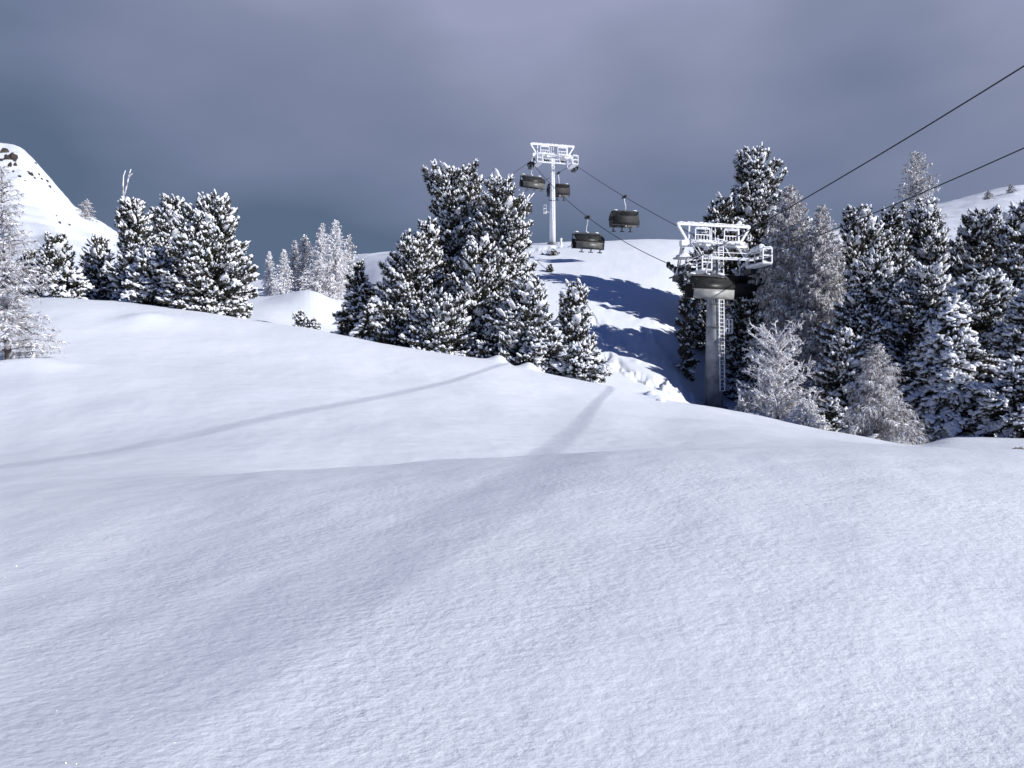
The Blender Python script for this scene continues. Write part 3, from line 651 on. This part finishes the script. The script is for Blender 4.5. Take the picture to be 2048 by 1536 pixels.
def clods():
    i = 0
    for px, py, sz, w in [(1302, 796, 11, 'left snow clod on the crest beyond the broad faint track'), (1322, 804, 9, 'right snow clod on the crest beyond the broad faint track'), (992, 722, 17, 'snow clod at the foot of the middle pine cluster'), (976, 716, 9, 'smaller snow clod beside the one at the foot of the pines')]:
        d = hit(px, py, 20); x, y = w2(px, d); u = d/FP; V, F = ICO2; i += 1; rs = np.random.RandomState(i)
        n = fbm(V[:, 0]*1.3+i*5, V[:, 1]*1.3+V[:, 2], 2)[:, None]; o = mesh_np('snow_clod', V*(1+.5*n)*np.array([sz*u, sz*u*.8, sz*u*.5]), [F], M['snow'], None, True)
        o.location = (x, y, gz(x, y)+.02); tag(o, w, 'snow lump', 'snow clods on the crest')
clods()
def buried_twig():
    x, y = w2(2036, 20.5); z = gz(x, y); r = empty('buried_twig', (x, y, z)); tag(r, 'dark twig poking out of the snow at the right edge', 'twig')
    b = MB(); b.tube([(-.22, 0, .0), (-.05, 0, .035), (.10, .02, .03), (.25, 0, -.02)], [.008, .016, .018, .012], 6); b.build('stem', M['bark'], r, True)
    b = MB()
    for a, c in (((.02, 0, .035), (.10, 0, .10)), ((.08, 0, .03), (.16, .03, .08)), ((0, 0, .03), (-.09, 0, .07))): b.tube([a, c], [.012, .005], 5)
    b.build('side_twigs', M['bark'], r, True)
buried_twig()

# ------------------------------------------------------------------ chairlift
FARD, NEARD = 105.0, 60.0
FX = (1105-1024)/FP*FARD; NX = (1428-1024)/FP*NEARD
SL = (NX-FX)/(FARD-NEARD)                      # sideways run of the line per metre towards the camera
DIR = np.array([SL, -1.0]); DIR /= np.linalg.norm(DIR); PER = np.array([-DIR[1], DIR[0]])   # PER points right
HG = 3.15
YAW = math.atan2(PER[1], PER[0])
RZ_F, RZ_N = 31.0, 9.9
def line_xy(d, side):
    c = np.array([FX+(FARD-d)*SL, d]); return c+PER*HG*side
def rope_z(d, side):
    zn = 9.2 if side < 0 else 9.9
    if d >= FARD: return RZ_F+(d-FARD)*.115
    if d >= NEARD:
        t = (FARD-d)/(FARD-NEARD); return RZ_F*(1-t)+zn*t-4*(1.6 if side < 0 else .55)*t*(1-t)
    e = NEARD-d; return zn+e*.070+e*e*.0013 if side < 0 else zn+e*.033+e*e*.0013
for side, nm in ((-1, 'left'), (1, 'right')):
    ds = np.concatenate([np.linspace(165, FARD, 12), np.linspace(FARD, NEARD, 30)[1:], np.linspace(NEARD, -30, 30)[1:]])
    pts = [(*line_xy(d, side), rope_z(d, side)) for d in ds]
    b = MB(); b.tube(pts, .034, 8); o = b.build('haul_cable', M['rope'], None, True)
    tag(o, 'black lift cable on the %s pylon sheaves, the %s one at the right edge' % (nm, 'higher' if side < 0 else 'lower'), 'cable', 'lift cables')

def wheel(b, c, r, w, n=14):
    c = np.array(c, float); b.tube([c-np.array([w/2, 0, 0]), c-np.array([w/2-.001, 0, 0])], [r*.85, r], n); b.tube([c-np.array([w/2, 0, 0]), c+np.array([w/2, 0, 0])], r, n)
def pylon(d, x, zbeam, label, slope, mast_r, near):
    zg = gz(x, d)-.2; root = empty('lift_pylon', (x, d, zg), YAW); tag(root, label, 'lift pylon', 'chairlift pylons')
    H = zbeam-zg; rs = np.random.RandomState(int(d))
    b = MB(); b.tube([(0, 0, 0), (0, 0, H*.5), (0, 0, H-.1)], [mast_r, mast_r*.84, mast_r*.66], 24); mast = b.build('mast', M['steel_mast'] if near else M['rime'], root, True)
    b = MB(); b.tube([(0, 0, 0), (0, 0, .35)], [mast_r+.35, mast_r+.3], 24); b.tube([(0, 0, H*.5-.05), (0, 0, H*.5+.05)], mast_r*.84+.07, 24); b.build('flange', M['steel'], mast, True)
    # ladder on the camera side
    lx = .28 if near else 0; ly = -mast_r-.10; b = MB(); z0, z1 = 1.6, H+.4
    if near:
        for sx_ in (-.2, .2): b.bar((lx+sx_, ly, z0), (lx+sx_, ly+mast_r*.34, z1), .07)
        z = z0
        while z < z1:
            yy = ly+mast_r*.34*(z-z0)/(z1-z0); b.bar((lx-.2, yy, z), (lx+.2, yy, z), .05); z += .30
        z = z0
        while z < z1:
            yy = ly+mast_r*.34*(z-z0)/(z1-z0); b.bar((lx-.2, yy, z), (lx-.2, yy+.3, z), .04); b.bar((lx+.2, yy, z), (lx+.2, yy+.3, z), .04); z += 1.5
        b.build('ladder', M['rime'], root)
        # little maintenance cage on the side of the mast
        b = MB(); cz = H-6.5; cx = 1.15
        for dx in (-.28, .28):
            b.bar((cx+dx, -.3, cz-.55), (cx+dx, -.3, cz+.55), .09); b.bar((cx+dx, .2, cz-.55), (cx+dx, .2, cz+.55), .09)
        for dz in (-.55, -.18, .18, .55):
            b.bar((cx-.28, -.3, cz+dz), (cx+.28, -.3, cz+dz), .08); b.bar((cx-.28, .2, cz+dz), (cx+.28, .2, cz+dz), .08)
        b.bar((cx, -.3, cz-.55), (cx, -.3, cz+.55), .07)
        b.bar((.5, 0, cz-.4), (cx, 0, cz-.4), .09); b.bar((.5, 0, cz+.3), (cx, 0, cz+.3), .09); b.build('side_cage', M['rime'], root)
    else:
        b = MB()
        for sx_ in (-.16, .16): b.bar((sx_, ly, z0+2), (sx_, ly+.2, z1), .05)
        for q in range(36): b.bar((-.16, ly+.2*q/36, z0+2+q*(z1-z0-2.3)/36), (.16, ly+.2*q/36, z0+2+q*(z1-z0-2.3)/36), .04)
        b.build('ladder', M['rime'], root)
        b = MB(); cz = H-7.8; b.bar((-1.15, 0, cz), (-.3, 0, cz), .07)
        for dx in (-1.3, -.95): b.bar((dx, -.2, cz-.1), (dx, -.2, cz+.9), .06)
        for dz in (-.1, .4, .9): b.bar((-1.3, -.2, cz+dz), (-.95, -.2, cz+dz), .06)
        b.box((-1.12, 0, cz-.2), (.5, .4, .16)); b.build('side_cage', M['steel_frost'], root)
    # crossbeam
    b = MB(); b.box((0, 0, H+.02), (2*HG-.5, .46, .42)); b.box((0, 0, H-.32), (1.5, .5, .3)); cb = b.build('crossbeam', M['rime'], root)
    b = MB()
    ridge(b, (-2.75, 0, H+.22), (2.75, 0, H+.22), .26, .20, 26, rs)
    b.build('snow_cap', M['snow'], cb, True)
    # lifting gantry: top bar on splayed legs
    b = MB(); T = H+1.55; HW = HG+.05
    b.box((0, -.0, T), (2*HW, .20, .20))
    for s_ in (-1, 1):
        b.bar((s_*(HW-.1), 0, T-.1), (s_*(HG-.85), 0, H+.2), .17, .17); b.bar((s_*(HW-1.05), 0, T-.1), (s_*(HG-.95), 0, H+.2), .11, .11)
        b.bar((s_*.16, .1, T-.1), (s_*.16, .1, H+.2), .06)
    gt = b.build('lifting_frame', M['rime'], root)
    b = MB()
    ridge(b, (-HW, 0, T+.10), (HW, 0, T+.10), .14, .12, 30, rs)
    b.build('snow_cap', M['snow'], gt, True)
    # catwalk railings on the beam
    for s_ in (-1, 1):
        b = MB(); cx = s_*1.25
        for yy in (-.5,):
            for dx in (-.62, .62): b.bar((cx+dx, yy, H+.15), (cx+dx, yy, H+1.12), .08)
            b.bar((cx-.62, yy, H+1.14), (cx+.62, yy, H+1.14), .10); b.bar((cx-.62, yy, H+.66), (cx+.62, yy, H+.66), .07)
            for q in range(4): b.bar((cx-.40+q*.26, yy, H+.2), (cx-.40+q*.26, yy, H+.62), .045)
        rl = b.build('railing', M['rime'], root)
        b = MB(); ridge(b, (cx-.66, -.5, H+1.18), (cx+.66, -.5, H+1.18), .10, .10, 7, rs); b.build('snow_cap', M['snow'], rl, True)
        b = MB(); ridge(b, (cx-.8, -.64, H+.0), (cx+.8, -.64, H+.0), .24, .26, 8, rs); b.build('snow_cap', M['snow'], rl, True)
    b = MB(); b.box((0, -.62, H-.02), (4.3, .34, .06)); b.box((.45, -1.4, H-1.35), (4.6, .16, .10))
    for xx in (-1.6, -.4, .8, 2.0): b.bar((xx, -1.35, H-1.3), (xx, -.3, H-.2), .06)
    for xx in (-2.3, -1.1, 1.5): b.bar((xx, -.6, H-.05), (xx+.5, -1.35, H-1.3), .05)
    b.bar((-1.9, -1.45, H-.85), (2.7, -1.45, H-.85), .05); ww = b.build('walkway', M['rime'], root)
    b = MB(); ridge(b, (-1.8, -1.4, H-1.3), (2.7, -1.4, H-1.3), .13, .13, 18, rs); b.build('snow_cap', M['snow'], ww, True)
    b = MB()
    for xx, rr in ((-1.5, .34), (-.75, .26), (1.3, .30)): b.tube([(xx, -.45, H-.75), (xx, -.25, H-.75)], rr, 12)
    b.bar((-1.7, -.35, H-.4), (-.6, -.35, H-1.0), .10); b.bar((1.1, -.35, H-.4), (1.9, -.35, H-1.0), .10); b.build('equipment_box', M['dark'], root)
    # sheave trains
    for s_ in (-1, 1):
        sh = HG*s_; L = 1.7 if near else 1.5; nW = 6; ybs = np.linspace(-L, L, nW); zr = rope_z(d, s_)-zg
        zf = lambda y: zr+(slope[0] if y < 0 else slope[1])*y
        b = MB(); b.bar((sh, -L, zf(-L)-.42), (sh, 0, zf(0)-.50), .16, .22); b.bar((sh, 0, zf(0)-.50), (sh, L, zf(L)-.42), .16, .22)
        b.bar((sh, 0, zf(0)-.55), (sh-s_*.45, 0, H-.1), .26, .26); tr = b.build('sheave_beam', M['steel_frost'], root)
        for y in ybs:
            b = MB(); wheel(b, (sh, y, zf(y)-.30), .25, .16); b.build('sheave_wheel', M['rubber'], root, True)
        if near:
            b = MB()
            ridge(b, (sh-s_*.26, -L, zf(-L)-.10), (sh-s_*.26, 0, zf(0)-.10), .2, .22, 8, rs)
            b.build('snow_cap', M['snow'], tr, True)
        # service basket beside the train
        b = MB(); bx = sh-s_*.75 if s_ < 0 else sh-.5; by = -2.2 if near else -1.0; bz = zr-.65
        for dx in (-.38, .38):
            for dy in (-1.2, 1.2): b.bar((bx+dx, by+dy, bz), (bx+dx, by+dy, bz+1.12), .09)
        for hz in (.02, .58, 1.12):
            for dx in (-.38, .38): b.bar((bx+dx, by-1.2, bz+hz), (bx+dx, by+1.2, bz+hz), .07)
            for dy in (-1.2, 1.2): b.bar((bx-.38, by+dy, bz+hz), (bx+.38, by+dy, bz+hz), .10)
        b.box((bx, by, bz-.06), (.8, 2.4, .05)); sb = b.build('service_basket', M['rime'], root)
        b = MB(); ridge(b, (bx-.42, by-1.2, bz+1.16), (bx+.42, by-1.2, bz+1.16), .10, .12, 5, rs); b.build('snow_cap', M['snow'], sb, True)
        b = MB(); ridge(b, (bx, by-1.1, bz), (bx, by+1.1, bz), .36, .26, 6, rs); b.build('snow_cap', M['snow'], sb, True)
        b = MB(); b.box((sh, -.1, zr-.85), (.5, 1.1, .42)); b.bar((sh, -L+.2, zr-.62), (sh, L-.2, zr-.62), .10); b.tube([(sh-.1, -L-.25, zr-.25), (sh+.1, -L-.25, zr-.25)], .20, 12); b.build('sheave_bracket', M['dark'], root)
        if near:
            b = MB(); sg = -1 if s_ < 0 else 1
            b.box((sh+s_*.30-.35*(s_ > 0), -1.4, zr+.55), (.95-.3*(s_ > 0), 1.3, .10)); b.bar((sh+s_*.05, -1.6, zr-.3), (sh+s_*.05, -1.6, zr+.5), .14); b.build('cable_guard', M['steel_frost'], root)
            b = MB()
            ridge(b, (sh+s_*.28-.35*(s_ > 0), -2.0, zr+.60), (sh+s_*.28-.35*(s_ > 0), -.8, zr+.60), .42, .24+.2*(s_ > 0), 6, rs)
            b.build('snow_cap', M['snow'], root, True)
    return root
zN = (768-490)/FP*NEARD; zF = (768-313)/FP*FARD
pylon(NEARD, NX, zN, 'near lift pylon with a rimed head, ladder and tapering grey mast beside the right wood', (.0, .46), .74, True)
pylon(FARD, FX, zF, 'far white frosted lift pylon standing on the crest of the hill', (.45, .12), .44, False)

def lathe_shell(b, prof, w, th=.03):
    """panel swept across the chair: prof list of (y,z), width w"""
    P = np.array(prof, float); n = len(P); T = np.gradient(P, axis=0); Nn = np.stack([-T[:, 1], T[:, 0]], 1); Nn /= np.linalg.norm(Nn, axis=1)[:, None]+1e-9
    Q2 = P+Nn*th; V = []
    for x in (-w/2, w/2):
        for A in (P, Q2): V += [(x, y, z) for y, z in A]
    Q = []
    for i in range(n-1): Q += [(i, i+1, 2*n+i+1, 2*n+i), (n+i, 3*n+i, 3*n+i+1, n+i+1), (i, n+i, n+i+1, i+1), (2*n+i, 2*n+i+1, 3*n+i+1, 3*n+i)]
    Q += [(0, 2*n, 3*n, n), (n-1, 2*n-1, 4*n-1, 3*n-1)]; b.add(V, Q)
def chair():
    """origin at the cable clamp; front of the seats looks to -Y; 3.4 m wide"""
    r = empty('chairlift_chair', (0, 0, 0)); zt = -1.72; zb = -3.45; w = 3.36
    b = MB(); b.box((0, 0, -.02), (.28, .62, .20)); b.box((0, -.45, .02), (.16, .45, .10)); b.box((0, .42, .02), (.16, .4, .10)); b.tube([(-.22, -.3, .1), (.1, -.3, .1)], .10, 10); b.tube([(-.22, .3, .1), (.1, .3, .1)], .10, 10); g = b.build('grip', M['dark'], r)
    b = MB(); b.tube([(0, 0, -.1), (0, .02, -.5), (0, .30, -.95), (0, .42, -1.35), (0, .25, zt+.12)], .055, 8); b.build('hanger_arm', M['steel_frost'], r, True)
    b = MB(); b.bar((-w/2+.35, .1, zt+.06), (w/2-.35, .1, zt+.06), .13); b.bar((-w/2+.35, .1, zt+.06), (-w/2, .1, zt-.18), .11); b.bar((w/2-.35, .1, zt+.06), (w/2, .1, zt-.18), .11)
    for s in (-1, 1):
        b.tube([(s*w/2, .1, zt-.15), (s*(w/2+.03), .32, zb+.55), (s*(w/2+.03), .2, zb+.12), (s*(w/2+.03), -.45, zb+.05)], .05, 6)
    b.bar((-w/2, .25, zb+.18), (w/2, .25, zb+.18), .10); b.build('frame', M['dark'], r)
    b = MB()
    for s in (-.42, .0, .36):
        b = MB(); b.blob((s*w*.9, .08, zt+.15), (.14+.25*abs(s), .12, .08), np.random.RandomState(3)); b.build('snow_cap', M['snow'], r, True)
    b = MB(); lathe_shell(b, [(.30, zb+.18), (.42, zb+.5), (.47, zb+1.0), (.44, zb+1.2)], w-.16, .04); b.build('back_shell', M['cushion'], r, True)
    for k in range(6):
        x = -w/2+w*(k+.5)/6; b = MB(); lathe_shell(b, [(-.45, zb+.26), (-.1, zb+.24), (.12, zb+.30), (.22, zb+.5), (.30, zb+.95), (.33, zb+1.15)], w/6-.04, .08); b.build('seat', M['cushion'], r, True)
    a = np.linspace(0, 1, 12); prof = [(-.62+.98*t**1.9-.16*math.sin(t*math.pi), zb+.70+1.0*t) for t in a]
    b = MB(); lathe_shell(b, prof, w-.06, .025); b.build('bubble', M['bubble'], r, True)
    b = MB(); lathe_shell(b, [(-.66, zb+.02), (-.72, zb+.30), (-.76, zb+.68)], w-.14, .03); b.build('lower_panel', M['panel_grey'], r, True)
    b = MB()
    for t in (.0, .98):
        y, z = -.62+.98*t**1.9-.16*math.sin(t*math.pi), zb+.70+1.0*t; b.bar((-w/2, y-.03, z), (w/2, y-.03, z), .075)
    for s in (-1, 1): b.tube([(s*(w/2-.02), y-.03, z) for y, z in prof], .035, 5)
    b.build('bubble_frame', M['dark'], r)
    for k in (-1, 0, 1):
        b = MB(); x = k*1.05; b.tube([(x, -.55, zb+.2), (x, -.72, zb-.15), (x, -.78, zb-.38)], .045, 6); b.bar((x-.27, -.80, zb-.40), (x+.27, -.80, zb-.40), .09)
        b.tube([(x+.24, -.5, zb+.05), (x+.15, -.66, zb-.2), (x+.04, -.78, zb-.38)], .04, 6); b.build('footrest', M['dark'], r)
    return r
def copy_tree(o, parent=None):
    c = o.copy(); COL.objects.link(c)
    if parent is not None: c.parent = parent
    for ch in list(o.children):
        copy_tree(ch, c)
    return c
proto = chair()
CH = [(-1, 81.3, 'chair with closed bubble hanging over the piste, lowest between the two pylons', 0),
      (1, 86.5, 'dark chair seen from behind, right of the far pylon high against the sky', 1),
      (-1, 55.0, 'large chair with a pale lower panel hanging before the near pylon', 0),
      (1, 61.8, 'dark chair seen from behind beside the mast of the near pylon', 1),
      (-1, 104.0, 'chair with bubble just left of the far pylon', 0),
      (1, 112.5, 'dark chair half hidden behind the mast of the far pylon', 1),
      (1, 134.5, 'farthest chair, mostly hidden by the tall middle pine', 1)]
kids = {}
for i, (side, d, lab, back) in enumerate(CH):
    o = proto if i == 0 else copy_tree(proto)
    x, y = line_xy(d, side); o.location = (x, y, rope_z(d, side)-.06)
    o.rotation_euler = (0, math.radians([0, .6, .3, -.5, 1.5, .4, 0][i]), YAW+(math.pi if back else 0)+math.radians([4, 0, 2, 3, 8, -2, 0][i]))
    tag(o, lab, 'chairlift chair', 'chairs on the lift')
    if i == 2:
        for c in o.children:
            if c.name.startswith('lower_panel'):
                c.material_slots[0].link = 'OBJECT'; c.material_slots[0].material = M['panel']; c['label'] = 'pale grey lower panel'
def post():
    x, y = w2(1122, 103); z = gz(x, y); r = empty('marker_post', (x, y, z)); tag(r, 'short white frosted post right of the far pylon foot', 'post')
    b = MB(); b.tube([(0, 0, -.2), (0, 0, .8)], [.16, .14], 10); b.build('post', M['rime'], r, True)
    b = MB(); b.blob((0, 0, .85), (.18, .18, .14), np.random.RandomState(2)); b.build('snow_cap', M['snow'], r, True)
post()
print('faces', sum(len(m.polygons) for m in bpy.data.meshes))
